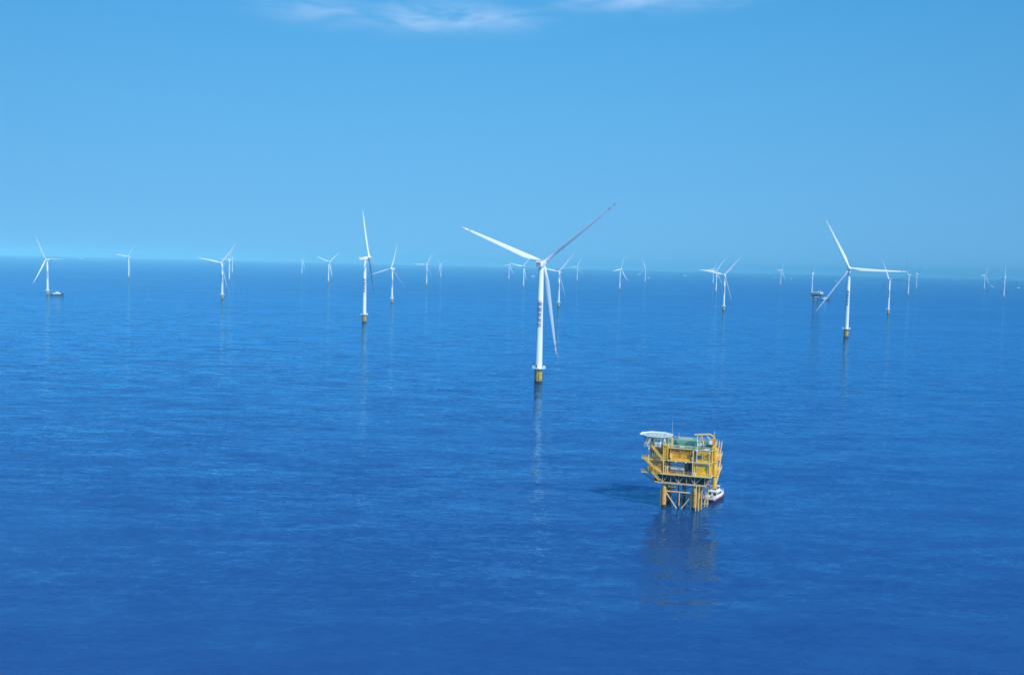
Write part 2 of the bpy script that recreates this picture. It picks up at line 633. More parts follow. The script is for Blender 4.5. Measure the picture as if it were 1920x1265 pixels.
    nn = na.build('nacelle', M['white'], o, smooth=True)
    c = MB()
    c.bb(-2.0, 2.0, -9.35, -9.02, -1.5, 2.0)
    c.build('rear_louvre', M['dark'], nn)
    c = MB()
    for z in (-1.3, 0.2, 1.9):
        c.bb(-2.1, 2.1, -9.55, -9.36, z - 0.28, z + 0.28)
    for x in (-2.15, 2.15):
        c.bb(x - .15, x + .15, -9.55, -9.36, -1.6, 2.2)
    c.build('louvre_frame', M['white'], nn)
    c = MB()
    c.bb(-2.3, 2.3, -8.6, -7.9, 2.55, 4.4)
    c.build('cooler_fin', M['white'], nn, bevel=0.12)
    c = MB()
    c.rail([(-2.2, -7.4, 2.5), (-2.2, 2.2, 2.6), (2.2, 2.2, 2.6), (2.2, -7.4, 2.5)], 0.9, 0.08, 2.4, close=True)
    c.build('roof_railing', M['red'], nn)
    c = MB(); c.tube((0.8, -7.0, 2.5), (0.8, -7.0, 5.6), 0.07, n=6)
    c.build('wind_sensor_mast', M['grey'], nn)
    # hub (local +z is the rotor axis)
    hb = MB()
    prof = [(1.9, -2.4), (2.5, -2.0), (2.75, -0.6), (2.75, 0.8), (2.45, 2.0), (1.8, 2.9), (0.9, 3.4), (0.05, 3.55)]
    hb.lathe(prof, 28)
    hbo = hb.build('hub', M['white'], o, smooth=True)
    # blade: root at origin, along +z, +y upwind
    bl_ = MB()
    rings = []
    NS = 30
    ts = [0, .012, .03, .05, .075, .10, .13, .16, .20] + [.2 + .8 * (i / 21) for i in range(1, 22)]
    for tt in ts:
        z = 1.8 + tt * 78.2
        if tt < .2:
            u = max(0, (tt - .02) / .18); u = u * u * (3 - 2 * u)
            ch = 3.2 + (4.7 - 3.2) * u
            th = 3.2 + (1.45 - 3.2) * u
        else:
            u = (tt - .2) / .8
            ch = 4.7 * (1 - u) ** 0.9 + 0.95 * u if u < .97 else 1.0 * (1.3 - u) / .33
            th = 1.45 * (1 - u) ** 1.2 + 0.20
            u = 1.0
        tw_ = R(16 * (1 - tt) ** 2 + 2)
        yb = 0.035 * 80 * (z / 80) ** 2
        ring = []
        for k in range(16):
            a = 2 * math.pi * k / 16
            cx = math.cos(a) * .5
            cy = math.sin(a) * .5
            s_ = min(1.0, max(0.0, (tt - .02) / .18))
            x = cx * ch - s_ * ch * 0.18
            shape = 1 - s_ * (0.62 * (0.5 - cx)) if cx < 0.5 else 1
            y = cy * th * max(0.12, shape)
            xr = x * math.cos(tw_) - y * math.sin(tw_)
            yr = x * math.sin(tw_) + y * math.cos(tw_)
            ring.append((xr, yr + yb, z))
        rings.append(ring)
    bl_.rings(rings)
    blo = bl_.build('blade', [M['blade'], M['band']], o, smooth=True)
    for pgn in blo.data.polygons:
        zt = pgn.center.z / 80
        if .90 < zt < .925 or .965 < zt < .985:
            pgn.material_index = 1
    b2 = blo.copy(); COL.objects.link(b2); b2.parent = o
    b3 = blo.copy(); COL.objects.link(b3); b3.parent = o
    return o


def pose(o, x, y, hgt, psi, theta, Lb, pitch=-12.0, tilt=5.0):
    k = hgt / 100.0
    o.location = (x, y, 0)
    o.scale = (k, k, k)
    rz = math.atan2(x, -(-y)) if False else -math.atan2(x, y)
    o.rotation_euler = (0, 0, rz)
    ps = R(psi) - rz                        # yaw in the root's own frame
    tl = R(tilt)
    a = Vector((math.sin(ps) * math.cos(tl), -math.cos(ps) * math.cos(tl), math.sin(tl)))
    hv = Vector((math.cos(ps), math.sin(ps), 0))
    vv = a.cross(hv)
    if vv.z < 0:
        vv = -vv
    hubp = Vector((0, 0, 100.5)) + a * 6.5
    bi = 0
    for c in children(o):
        nm = c.name.split('.')[0]
        if nm == 'nacelle':
            mm = Matrix((a.cross(vv) * -1 if a.cross(vv).dot(hv) > 0 else a.cross(vv), a, vv)).transposed()
            xx = a.cross(vv)
            mm = Matrix((xx, a, xx.cross(a))).transposed()
            c.rotation_mode = 'QUATERNION'
            c.rotation_quaternion = mm.to_quaternion()
            c.location = (0, 0, 100.0)
        elif nm == 'hub':
            mm = Matrix((hv, a.cross(hv), a)).transposed()
            c.rotation_mode = 'QUATERNION'
            c.rotation_quaternion = mm.to_quaternion()
            c.location = hubp
        elif nm == 'blade':
            th = R(theta) + bi * 2 * math.pi / 3
            bi += 1
            rd = (math.sin(th) * hv + math.cos(th) * vv).normalized()
            mm = Matrix((a.cross(rd), a, rd)).transposed() @ Matrix.Rotation(R(pitch[bi - 1] if isinstance(pitch, tuple) else pitch), 3, 'Z')
            c.rotation_mode = 'QUATERNION'
            c.rotation_quaternion = mm.to_quaternion()
            c.location = hubp
            s_ = Lb / 80.0 / k
            c.scale = (min(1.0, 0.5 + s_ * .5),) * 2 + (s_,)


# x, y, nacelle height, yaw of the rotor axis, phase of the first blade, blade length, label
TURB = [
 (-1102.6, 2350.1, 82.6, -108.8, 30.4, 64.8, 'leftmost white wind turbine, a work vessel moored at its foot'),
 (-1657.7, 4280.1, 90.5, -112.4, 80.3, 67.6, 'small distant white wind turbine standing alone, second from the left'),
 (-695.0, 2371.4, 85.0, -16.1, 39.7, 64.1, 'front and largest white wind turbine of the left cluster of three'),
 (-1227.6, 4291.1, 88.5, -33.5, 30.4, 67.9, 'middle-sized white wind turbine of the left-hand cluster of three'),
 (-1769.8, 6253.8, 92.1, 116.7, 115.4, 68.5, 'smallest white wind turbine, rightmost of the left-hand cluster of three'),
 (-1363.6, 6402.3, 88.4, 80.8, 37.5, 67.2, 'tiny white wind turbine on the horizon, next right after the left-hand cluster'),
 (-799.8, 4296.4, 88.6, 40.6, 49.7, 66.0, 'small white wind turbine with blades in a V, left of the big edge-on turbine'),
 (-240.6, 1607.7, 103.2, 101.5, 20.8, 82.3, 'large white wind turbine left of centre with its rotor seen edge-on, yellow foundation'),
 (-290.3, 2380.1, 81.5, -29.4, 13.8, 63.9, 'mid-sized white wind turbine just right of the big edge-on turbine, one blade up'),
 (-376.4, 4306.2, 87.4, -22.5, 29.8, 64.8, 'small white wind turbine, one blade level to the left, second right of the edge-on turbine'),
 (-463.2, 6331.6, 87.8, -110.0, 51.8, 69.5, 'tiny white wind turbine under the tip of the long left blade of the central giant'),
 (-29.2, 6293.9, 91.0, 57.1, 30.1, 67.0, 'tiny far white wind turbine, the farther of the two left of the central tower'),
 (44.0, 4340.9, 90.7, -153.1, 79.7, 65.5, 'small white wind turbine directly left of the central tower, nearer than its thin neighbour'),
 (23.2, 839.7, 100.8, 162.4, 67.7, 79.8, 'nearest and largest white wind turbine in the centre, black lettering down its tower'),
 (110.2, 2393.7, 83.5, -23.5, 39.7, 63.8, 'mid-sized white wind turbine behind the hanging blade of the central giant'),
 (411.4, 6430.1, 91.3, -179.6, 96.3, 65.9, 'tiny far white wind turbine, next right of the one behind the central hanging blade'),
 (464.1, 4332.7, 87.6, 45.7, 21.1, 63.4, 'small white wind turbine right of centre, one blade up and one down to the right'),
 (867.1, 6547.7, 96.8, -34.8, 95.0, 68.1, 'tiny far white wind turbine with a small white boat at its right foot'),
 (1315.8, 6552.0, 97.2, 36.2, 24.0, 70.5, 'farthest white wind turbine at the left of the right-hand cluster of three'),
 (872.5, 4274.9, 90.5, -178.7, 85.9, 66.6, 'middle white wind turbine of the right-hand cluster of three'),
 (512.4, 2411.5, 85.7, -24.7, 39.9, 64.7, 'front and largest white wind turbine of the right-hand cluster of three'),
 (1812.4, 6741.6, 100.0, 47.1, 30.3, 77.8, 'tiny far white wind turbine alone, between the right-hand cluster and the distant dark platform'),
 (1363.4, 4535.0, 89.7, 126.9, 110.0, 62.5, 'small white wind turbine standing beside the distant dark platform'),
 (515.7, 1529.6, 104.9, -17.3, 92.9, 82.7, 'large white wind turbine on the right with one blade level to the right, yellow foundation'),
 (927.7, 2451.4, 85.3, -56.5, 93.1, 61.2, 'mid-sized white wind turbine crossed by the level blade of the large right-hand turbine'),
 (1816.8, 4570.1, 94.3, -85.4, 99.0, 69.9, 'small white wind turbine at the tip of the level blade of the large right-hand turbine'),
 (2755.9, 6797.5, 100.9, 110.9, 87.7, 70.4, 'tiny far white wind turbine just beyond the level blade tip of the large right-hand turbine'),
 (3318.3, 7005.1, 101.0, 35.0, 27.2, 75.4, 'tiny far white wind turbine near the right edge, left of the two boats'),
 (2267.9, 4591.7, 92.3, 135.8, 0.8, 62.8, 'rightmost white wind turbine, one blade straight up'),
]
PITCH = {7: -40.0, 13: (26.0, 0.0, 48.0), 23: (-24.0, 42.0, -2.0)}
proto = make_turbine()
kids = {proto: children(proto)}
tree = [(c, children(c)) for c in children(proto)]
items = sorted(range(len(TURB)), key=lambda i: TURB[i][1])
for n_, i in enumerate(items):
    x, y, hg, psi, th, Lb, lab = TURB[i]
    if n_ == 0:
        o = proto
    else:
        o = proto.copy(); COL.objects.link(o)
        for c, gs in tree:
            cc_ = c.copy(); COL.objects.link(cc_); cc_.parent = o
            far = y > 2000
            for g in gs:
                if far and g.name.split('.')[0] in ('roof_railing', 'wind_sensor_mast', 'door', 'davit_crane', 'louvre_frame', 'cable_pipes'):
                    continue
                if y > 3000 and g.name.split('.')[0] in ('lettering', 'emblem', 'railing', 'boat_landing', 'equipment_cabinet', 'rear_louvre'):
                    continue
                gg = g.copy(); COL.objects.link(gg); gg.parent = cc_
    o['label'] = lab
    o['category'] = 'wind turbine'
    o['group'] = 'white wind turbines of the offshore farm'
    pose(o, x, y, hg, psi, th, Lb, PITCH.get(i, 12.0), 9.0 if i == 7 else 5.0)

# ---------------------------------------------------------------- the yellow platform
PA = R(-17)
PL = root('offshore_platform', 'bright yellow offshore platform on four legs with white helideck and green roof deck', 'platform', (73.9, 416.6, 0), PA)
Y0, Y1 = -11.0, 12.0


def part(mb, name, mat, parent=None, **kw):
    return mb.build(name, mat, parent or PL, **kw)


# jacket
for sx in (-1, 1):
    for sy in (-1, 1):
        x, y = 6.35 * sx, 8.8 * sy
        g = MB(); g.lathe([(1.0, -9), (1.0, 8.2), (0.62, 10.9)], 24, (x, y))
        lg = part(g, 'leg', M['leg'], smooth=True)
        g = MB()
        for z in (6.6, 3.2):
            g.lathe([(1.02, z - .2), (1.12, z - .2), (1.12, z + .2), (1.02, z + .2)], 24, (x, y), caps=False)
        for k in range(9):
            g.box((x + 0.3 * sx, y - 1.04, 1.2 + k * .62), (0.35, 0.16, 0.12))
        g.build('collar', M['orange'], lg)
        g = MB(); g.tube((x - 1.35 * 1, y + 0.5 * sy, -6), (x - 1.35, y + 0.5 * sy, 7.2), 0.24)
        g.build('pile_sleeve', M['truss'], lg)
for sy in (-1, 1):
    y = 8.8 * sy
    g = MB(); g.tube((-5.4, y, 6.9), (5.4, y, 6.9), 0.33); part(g, 'horizontal_brace', M['pink'], smooth=True)
    for sx in (-1, 1):
        g = MB(); g.tube((5.5 * sx, y, 6.3), (0.35 * sx, y, -0.9), 0.30); part(g, 'diagonal_brace', M['pink'], smooth=True)
        g = MB(); g.tube((5.6 * sx, y, 10.3), (0.5 * sx, y, 7.1), 0.18); part(g, 'diagonal_brace', M['truss'], smooth=True)
    g = MB(); g.lathe([(0.32, -6), (0.32, 6.6)], 12, (0, y)); g.lathe([(0.6, -6), (0.6, -0.2)], 12, (0, y)); part(g, 'centre_post', M['leg'], smooth=True)
for sx in (-1, 1):
    x = 6.35 * sx
    g = MB(); g.tube((x, -7.8, 6.9), (x, 7.8, 6.9), 0.33); part(g, 'horizontal_brace', M['orange'], smooth=True)
    for sy in (-1, 1):
        g = MB(); g.tube((x, 7.9 * sy, 6.3), (x, 0.35 * sy, -0.9), 0.30); part(g, 'diagonal_brace', M['orange'], smooth=True)
for (x, y, r_, mt) in ((-3.4, -6.5, .17, 'pink'), (3.1, -7.4, .17, 'pink'), (-2.0, 4.5, .3, 'truss'), (1.2, 3.0, .22, 'truss'), (4.0, 6.0, .3, 'truss'), (7.2, -10.6, .17, 'ylight'), (8.3, -10.0, .17, 'ylight'), (7.9, -8.2, .45, 'orange'), (8.9, -6.3, .38, 'orange'), (-4.6, 3.0, .25, 'truss'), (0.6, -1.0, .3, 'truss')):
    g = MB(); g.tube((x, y, -5), (x, y, 10.5), r_); part(g, 'cable_tube', M[mt], smooth=True)
g = MB()
for x in (9.8, 10.9):
    g.tube((x, -1.5, -2), (x, -1.5, 10.4), 0.14, n=8)
    g.tube((x, 2.5, -2), (x, 2.5, 10.4), 0.14, n=8)
for k in range(16):
    g.bar((9.8, -1.5, 0.4 + k * .62), (10.9, -1.5, 0.4 + k * .62), 0.09)
for z in (1.2, 4.2, 7.2):
    g.bar((7.2, -1.5, z), (10.9, -1.5, z), 0.16); g.bar((10.9, -1.5, z), (10.9, 2.5, z), 0.16)
part(g, 'boat_landing', M['ylight'])
# cellar deck
g = MB(); g.bb(-10.9, 10.9, -9.9, 10.6, 10.75, 10.95)
cd = part(g, 'cellar_deck', M['truss'])
g = MB()
g.bb(-11.1, 11.1, -10.25, -9.9, 10.35, 10.98); g.bb(-11.1, 11.1, 10.6, 10.95, 10.35, 10.98)
g.bb(-11.1, -10.9, -9.9, 10.6, 10.35, 10.98); g.bb(10.9, 11.1, -9.9, 10.6, 10.35, 10.98)
g.build('edge_beam', M['pink'], cd)
g = MB()
for y in (-9.7, -8.2):
    g.rail([(-4.4, y, 9.2), (-1.6, y, 9.2)], 1.3, 0.07, 1.0)
g.bb(-4.5, -1.5, -9.8, -8.1, 9.05, 9.18)
for x in (-4.3, -1.7):
    g.bar((x, -9.0, 9.1), (x, -9.0, 10.3), 0.15)
g.build('hanging_walkway', M['ylight'], cd)
# truss between cellar and main deck
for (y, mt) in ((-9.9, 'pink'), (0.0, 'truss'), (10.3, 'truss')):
    g = MB()
    xs = [-10.6, -7.0, -3.6, -0.3, 3.0, 6.3, 10.4]
    for i, x in enumerate(xs):
        g.bar((x, y, 10.95), (x, y, 14.2), 0.28 if i in (1, 5) else 0.18)
    for i, (xa, xb) in enumerate(zip(xs, xs[1:])):
        if i % 2:
            g.bar((xa + .1, y, 11.0), (xb - .9, y, 14.1), 0.2)
        else:
            g.bar((xb - .1, y, 11.0), (xa + .9, y, 14.1), 0.2)
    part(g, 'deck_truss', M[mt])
for x in (-10.7, 10.7):
    g = MB()
    ys = [-9.9, -4.8, 0.2, 5.2, 10.3]
    for ya, yb in zip(ys, ys[1:]):
        g.bar((x, ya, 11), (x, ya, 14.2), 0.2); g.bar((x, ya, 11), (x, yb, 14.1), 0.18)
    part(g, 'deck_truss', M['truss'])
g = MB()
g.bb(-10.3, 10.3, -3.6, -3.2, 10.97, 14.2)
part(g, 'cellar_bulkhead', M['dark'])
g = MB()
for i in range(7):
    x = -4.2 + i * 1.75
    for k in range(6):
        a0, a1 = math.pi * k / 6, math.pi * (k + 1) / 6
        g.tube((x - .65 * math.cos(a0), -7.6, 12.3 + .9 * math.sin(a0)), (x - .65 * math.cos(a1), -7.6, 12.3 + .9 * math.sin(a1)), 0.12, n=6)
    g.tube((x - .65, -7.6, 10.95), (x - .65, -7.6, 12.3), .12, n=6); g.tube((x + .65, -7.6, 10.95), (x + .65, -7.6, 12.3), .12, n=6)
part(g, 'pipe_loops', M['truss'])
# outrigger knees on the left
g = MB()
for y in (-9.9, -2, 6):
    g.bar((-10.8, y, 11.0), (-15.3, y, 14.3), 0.3); g.bar((-10.8, y, 11.0), (-12.8, y, 14.3), 0.2)
g.bb(-11.4, -10.2, -10.8, -9.5, 11.0, 11.7)
part(g, 'outrigger_knee', M['truss'])


def deck(z, name, x0, x1, y0, y1, top, edge, th=.42):
    g = MB(); g.bb(x0 + .25, x1 - .25, y0 + .25, y1 - .25, z - th + .06, z - .02)
    d = part(g, name, top)
    g = MB()
    g.bb(x0, x1, y0, y0 + .25, z - th, z + .03); g.bb(x0, x1, y1 - .25, y1, z - th, z + .03)
    g.bb(x0, x0 + .25, y0 + .25, y1 - .25, z - th, z + .03); g.bb(x1 - .25, x1, y0 + .25, y1 - .25, z - th, z + .03)
    g.build('edge_beam', edge, d)
    return d


d1 = deck(14.75, 'main_deck', -13.2, 13.2, Y0, Y1, M['orange'], M['ylight'], .5)
d2 = deck(20.5, 'mid_deck', -13.2, 13.2, Y0, Y1, M['orange'], M['ylight'])
d3 = deck(25.6, 'roof_deck', -12.6, 13.2, Y0 + 1.2, Y1, M['green'], M['ylight'], .36)
# landings beyond the left edge
for z in (14.75, 20.5):
    g = MB(); g.bb(-15.9, -13.25, -11.2, -6.5, z - .28, z)
    ld = part(g, 'side_landing', M['ylight'])
    g = MB(); g.rail([(-13.3, -11.1, z), (-15.8, -11.1, z), (-15.8, -6.6, z), (-13.3, -6.6, z)], 1.15, .05, 1.2)
    g.build('railing', M['ylight'], ld)
# columns of the topside
for x in (-12.9, -6.6, 5.4, 12.2):
    for y in (-10.75, 0.5, 11.6):
        g = MB()
        if y < 0:
            w_ = .42
        else:
            w_ = .35
        g.bb(x - w_ / 2, x + w_ / 2, y - w_ / 2, y + w_ / 2, 14.78, 20.06)
        g.bb(x - w_ / 2, x + w_ / 2, y - w_ / 2, y + w_ / 2, 20.52, 25.2)
        part(g, 'column', M['ylight'] if y < 0 else M['yellow'])


def corr_wall(name, x0, x1, y, z0, z1, mat, pitch=.42, depth=.14, parent=None, face=-1):
    """trapezoid-ribbed steel wall facing -y"""
    n = max(2, int((x1 - x0) / pitch))
    g = MB()
    g.bb(x0, x1, y, y + .12, z0, z1)
    for i in range(n):
        xa = x0 + (i + .2) * (x1 - x0) / n
        xb = x0 + (i + .75) * (x1 - x0) / n
        yy = y - depth
        g.rings([[(xa, y, z0 + .05), (xa + .06, yy, z0 + .05), (xb - .06, yy, z0 + .05), (xb, y, z0 + .05)],
                 [(xa, y, z1 - .05), (xa + .06, yy, z1 - .05), (xb - .06, yy, z1 - .05), (xb, y, z1 - .05)]])
    return part(g, name, mat, parent)


def side_wall(name, x, y0, y1, z0, z1, mat, pitch=.5, sgn=1):
    g = MB()
    g.bb(x - .12 * sgn, x, y0, y1, z0, z1)
    n = max(2, int((y1 - y0) / pitch))
    for i in range(n):
        ya = y0 + (i + .2) * (y1 - y0) / n; yb = y0 + (i + .7) * (y1 - y0) / n
        g.bb(x, x + .1 * sgn, ya, yb, z0 + .05, z1 - .05)
    return part(g, name, mat)


# level 1
corr_wall('ribbed_wall', -12.6, -6.9, -10.2, 14.78, 20.05, M['orange'], .6, .08)
corr_wall('ribbed_wall', 5.7, 11.9, -10.3, 14.78, 20.05, M['yellow'], .5, .12)
corr_wall('ribbed_wall', -4.6, 3.0, -6.0, 14.78, 20.05, M['orange'], .55, .1)
g = MB(); g.bb(3.05, 5.2, -6.0, -5.8, 14.78, 20.05); part(g, 'bay_wall', M['dark'])
g = MB(); g.bb(4.5, 5.2, -9.9, -9.7, 14.78, 19.9); part(g, 'bay_door', M['hull'])
g = MB(); g.bb(11.95, 13.0, -10.2, -10.0, 14.78, 20.0); part(g, 'corner_panel', M['yellow'])
side_wall('side_wall', 12.9, -9.8, 11.5, 14.78, 20.05, M['yellow'])
side_wall('side_wall', -12.7, -8.6, 11.5, 14.78, 20.05, M['orange'], sgn=-1)
g = MB(); g.bb(5.72, 11.9, -10.85, -10.42, 14.78, 16.0); part(g, 'dado_panel', M['yellow'])
g = MB(); g.bb(-12.5, 12.7, 11.2, 11.4, 14.78, 20.05); part(g, 'back_wall', M['orange'])
# radiator banks in the open bay
for x0 in (-3.9, -0.95):
    g = MB()
    for k in range(13):
        x = x0 + k * .21
        g.bb(x, x + .07, -9.6, -8.0, 16.6, 19.3)
    for z in (16.75, 19.1):
        g.bb(x0 - .05, x0 + 2.72, -9.75, -9.6, z - .12, z + .12)
    g.tube((x0, -9.0, 19.45), (x0 + 2.65, -9.0, 19.45), .16, n=8)
    g.tube((x0, -9.0, 16.4), (x0 + 2.65, -9.0, 16.4), .16, n=8)
    for x in (x0 + .1, x0 + 2.5):
        g.bar((x, -8.8, 14.78), (x, -8.8, 16.6), .16)
    part(g, 'radiator_bank', M['white'])
g = MB(); g.bb(-3.6, 2.0, -7.9, -6.3, 14.78, 18.6); part(g, 'transformer', M['grey'], bevel=.08)
g = MB()
for (x, y, z1_, r_) in ((-6.0, -9.6, 19.6, .16), (-5.6, -9.2, 19.0, .13), (-5.2, -9.7, 18.0, .2), (-4.9, -8.8, 19.8, .13)):
    g.tube((x, y, 14.78), (x, y, z1_), r_, n=8)
    g.tube((x, y, z1_ - .5), (x + .9, y + .8, z1_ - .9), r_ * .8, n=8)
g.tube((-6.3, -9.9, 16.2), (-4.2, -9.4, 17.6), .12, n=8); g.tube((-6.3, -9.9, 17.6), (-4.6, -9.4, 16.0), .12, n=8)
part(g, 'pipework', M['ylight'])
g = MB(); g.bb(-5.3, -4.2, -8.9, -8.0, 14.78, 18.9); part(g, 'cabinet', M['red'], bevel=.05)
for x in (5.85, 6.35):
    g = MB(); g.tube((x, -11.3 + .35, 14.8), (x, -11.3 + .35, 16.1), .15, n=8); part(g, 'gas_bottle', M['white'])
g = MB()
g.rail([(-6.2, -10.85, 14.78), (5.1, -10.85, 14.78)], 1.15, .055, 1.6)
g.build('railing', M['ylight'], d1)
# level 2
corr_wall('container_wall', -3.9, 4.0, -9.2, 20.55, 23.6, M['yellow'], .4, .16)
corr_wall('container_wall', -4.0, 4.2, -8.9, 23.65, 25.2, M['orange'], .8, .1)
g = MB()
for x in (-4.2, 0.05, 4.3):
    g.bb(x - .15, x + .15, -9.55, -9.25, 20.55, 25.2)
g.bb(-4.35, 4.45, -9.55, -9.25, 25.22, 25.5); g.bb(-4.35, 4.45, -9.50, -9.2, 23.5, 23.75)
for k in range(4):
    x = -3.0 + k * 1.95
    g.bar((x, -9.4, 23.75), (x + .9, -9.4, 25.2), .14)
part(g, 'container_frame', M['orange'])
g = MB(); g.bb(-4.0, 4.1, -10.6, -9.75, 20.53, 21.3); part(g, 'plinth', M['yellow'], bevel=.04)
g = MB(); g.bb(-4.35, -3.3, -10.2, -9.7, 21.35, 23.2); part(g, 'junction_cabinet', M['ylight'], bevel=.04)
corr_wall('ribbed_wall', 6.6, 11.9, -10.2, 20.55, 24.8, M['yellow'], .5, .12)
g = MB(); g.bb(6.6, 12.6, -10.8, -10.36, 20.55, 21.4); part(g, 'dado_panel', M['yellow'])
g = MB(); g.bb(6.9, 8.7, -10.75, -10.4, 22.1, 23.3); part(g, 'blue_window_box', M['teal'])
g = MB(); g.bb(9.6, 11.0, -10.6, -10.35, 21.9, 23.6)
part(g, 'vent_panel', M['orange'])
g = MB(); g.bb(4.6, 6.3, -8.5, -8.3, 20.55, 25.2); part(g, 'bay_wall', M['orange'])
side_wall('side_wall', 12.9, -9.8, 11.5, 20.55, 25.2, M['yellow'])
g = MB(); g.bb(-12.5, 12.7, 11.2, 11.4, 20.55, 25.2); part(g, 'back_wall', M['orange'])
g = MB(); g.bb(-12.4, -6.9, -8.1, -7.9, 20.55, 25.2); part(g, 'bay_wall', M['orange'])
side_wall('side_wall', -12.7, -7.7, 11.5, 20.55, 25.2, M['orange'], sgn=-1)
g = MB()
for k in range(5):
    g.tube((-11.8 + k * .85, -9.3, 20.55), (-11.8 + k * .85, -9.3, 22.0), .28, n=10)
    g.tube((-11.8 + k * .85, -9.3, 22.0), (-11.4 + k * .85, -8.15, 23.2), .12, n=8)
part(g, 'pump_set', M['grey'])
g = MB(); g.bb(-12.4, -8.0, -10.5, -9.8, 20.55, 21.6); part(g, 'equipment_skid', M['orange'])
# yellow corner tower left of the containers
g = MB()
for x in (-6.9, -5.1):
    for y in (-11.2, -9.6):
        g.bb(x - .12, x + .12, y - .12, y + .12, 20.55, 26.9)
for k in range(5):
    z = 21.4 + k * 1.25
    g.bb(-7.0, -5.0, -11.3, -11.12, z - .1, z + .1)
for k in range(4):
    z = 21.4 + k * 1.25
    g.bar((-6.9, -11.2, z), (-5.1, -11.2, z + 1.25), .12)
g.bb(-7.1, -4.9, -11.35, -9.5, 26.5, 26.75)
part(g, 'corner_frame', M['yellow'])
g = MB(); g.bb(-6.75, -5.25, -10.9, -9.9, 20.56, 25.9); part(g, 'stair_core', M['yellow'])
for (pts, z) in ((((-4.4, Y0 + 1.3), (4.6, Y0 + 1.3)), 25.62), (((6.2, Y0 + 1.3), (13.0, Y0 + 1.3), (13.0, Y1 - .1), (-12.4, Y1 - .1), (-12.4, Y0 + 1.3), (-7.2, Y0 + 1.3)), 25.62), (((-13.0, -10.9), (-7.2, -10.9)), 20.52), (((4.9, -10.9), (6.4, -10.9)), 20.52), (((11.9, -10.9), (13.1, -10.9), (13.1, 11.8)), 20.52), (((13.1, -10.9), (13.1, 11.8)), 14.78)):
    g = MB(); g.rail([(x, y, z) for x, y in pts], 1.15, .06, 1.7)
    g.build('railing', M['ylight'], d3 if z > 25 else (d2 if z > 20 else d1))


def stairs(x0, z0, x1, z1, y, wd=1.1, mat='yellow'):
    g = MB()
    for yy in (y - wd / 2, y + wd / 2):
        g.bar((x0, yy, z0), (x1, yy, z1), .12, .34)
    n = int(abs(z1 - z0) / .26)
    for i in range(n):
        u = (i + .5) / n
        g.box((x0 + (x1 - x0) * u, y, z0 + (z1 - z0) * u), (.3, wd, .05))
    s_ = part(g, 'staircase', M[mat])
    g = MB()
    for yy in (y - wd / 2, y + wd / 2):
        for hh_ in (.55, 1.05):
            g.bar((x0, yy, z0 + hh_), (x1, yy, z1 + hh_), .09)
        for i in range(6):
            u = i / 5
            p_ = Vector((x0 + (x1 - x0) * u, yy, z0 + (z1 - z0) * u))
            g.bar(p_, p_ + Vector((0, 0, 1.05)), .08)
    g.build('handrail', M['ylight'], s_)
    g = MB()
    g.bar((x0, y - wd / 2 - .1, z0 + .25), (x1, y - wd / 2 - .1, z1 + .25), .05, .55)
    g.build('stringer_plate', M[mat], s_)


stairs(-11.6, 25.6, -7.2, 20.6, -11.7)
stairs(-14.6, 20.4, -10.6, 16.9, -11.9)
stairs(-10.2, 16.9, -7.4, 14.8, -11.9)
stairs(-11.2, 15.0, -8.6, 12.2, -11.9)
g = MB(); g.bb(-10.7, -10.1, -12.5, -11.2, 16.75, 16.9); g.bb(-8.7, -7.6, -12.5, -11.2, 12.05, 12.2); g.bb(-8.6, -7.0, -12.6, -11.1, 20.3, 20.45)
part(g, 'stair_landing', M['yellow'])


def side_stairs(y0, z0, y1, z1, x, wd=1.1):
    g = MB()
    for xx in (x - wd / 2, x + wd / 2):
        g.bar((xx, y0, z0), (xx, y1, z1), .12, .34)
    n = int(abs(z1 - z0) / .26)
    for i in range(n):
        u = (i + .5) / n
        g.box((x, y0 + (y1 - y0) * u, z0 + (z1 - z0) * u), (wd, .3, .05))
    s_ = part(g, 'staircase', M['ylight'])
    g = MB()
    for xx in (x - wd / 2, x + wd / 2):
        g.bar((xx, y0, z0 + 1.05), (xx, y1, z1 + 1.05), .09); g.bar((xx, y0, z0 + .55), (xx, y1, z1 + .55), .09)
        for i in range(6):
            u = i / 5
            g.bar((xx, y0 + (y1 - y0) * u, z0 + (z1 - z0) * u), (xx, y0 + (y1 - y0) * u, z0 + (z1 - z0) * u + 1.05), .08)
    g.build('handrail', M['ylight'], s_)


# right-hand side: walkways, stairs and the crane pedestal
for z in (14.75, 20.5):
    g = MB(); g.bb(13.25, 15.4, -2.0, 12.4, z - .25, z)
    wk = part(g, 'side_walkway', M['ylight'])
    g = MB(); g.rail([(13.3, -1.9, z), (15.3, -1.9, z), (15.3, 12.3, z), (13.3, 12.3, z)], 1.15, .06, 1.5)
    g.build('railing', M['ylight'], wk)
    g = MB()
    for y in (-1.5, 3, 7.5, 12):
        g.bar((13.2, y, z - 1.9), (15.2, y, z - .2), .16)
    g.build('bracket', M['yellow'], wk)
side_stairs(10.5, 20.5, 1.0, 14.9, 14.6)
side_stairs(10.5, 25.6, 1.0, 20.6, 14.6)
side_stairs(0.5, 14.7, -5.5, 10.9, 14.3)
g = MB(); g.tube((14.0, -6.2, 9.6), (14.0, -6.2, 26.2), .75, n=20)
cp = part(g, 'crane_pedestal', M['yellow'], smooth=True)
g = MB()
g.bar((13.9, -5.9, 9.9), (11.0, -5.9, 14.2), .35)
g.bar((15.2, 4.0, 14.4), (14.3, -5.4, 9.9), .3, .7); g.bar((15.2, 8.0, 20.2), (14.8, -0.5, 14.9), .2, .5)
g.lathe([(0.5, 8.7), (1.35, 9.3), (1.35, 9.6), (.7, 9.62)], 20, (14.0, -6.2))
for z in (14.6, 20.4, 25.4):
    g.bb(13.2, 14.9, -7.1, -5.3, z - .3, z)
g.build('bracket', M['yellow'], cp)
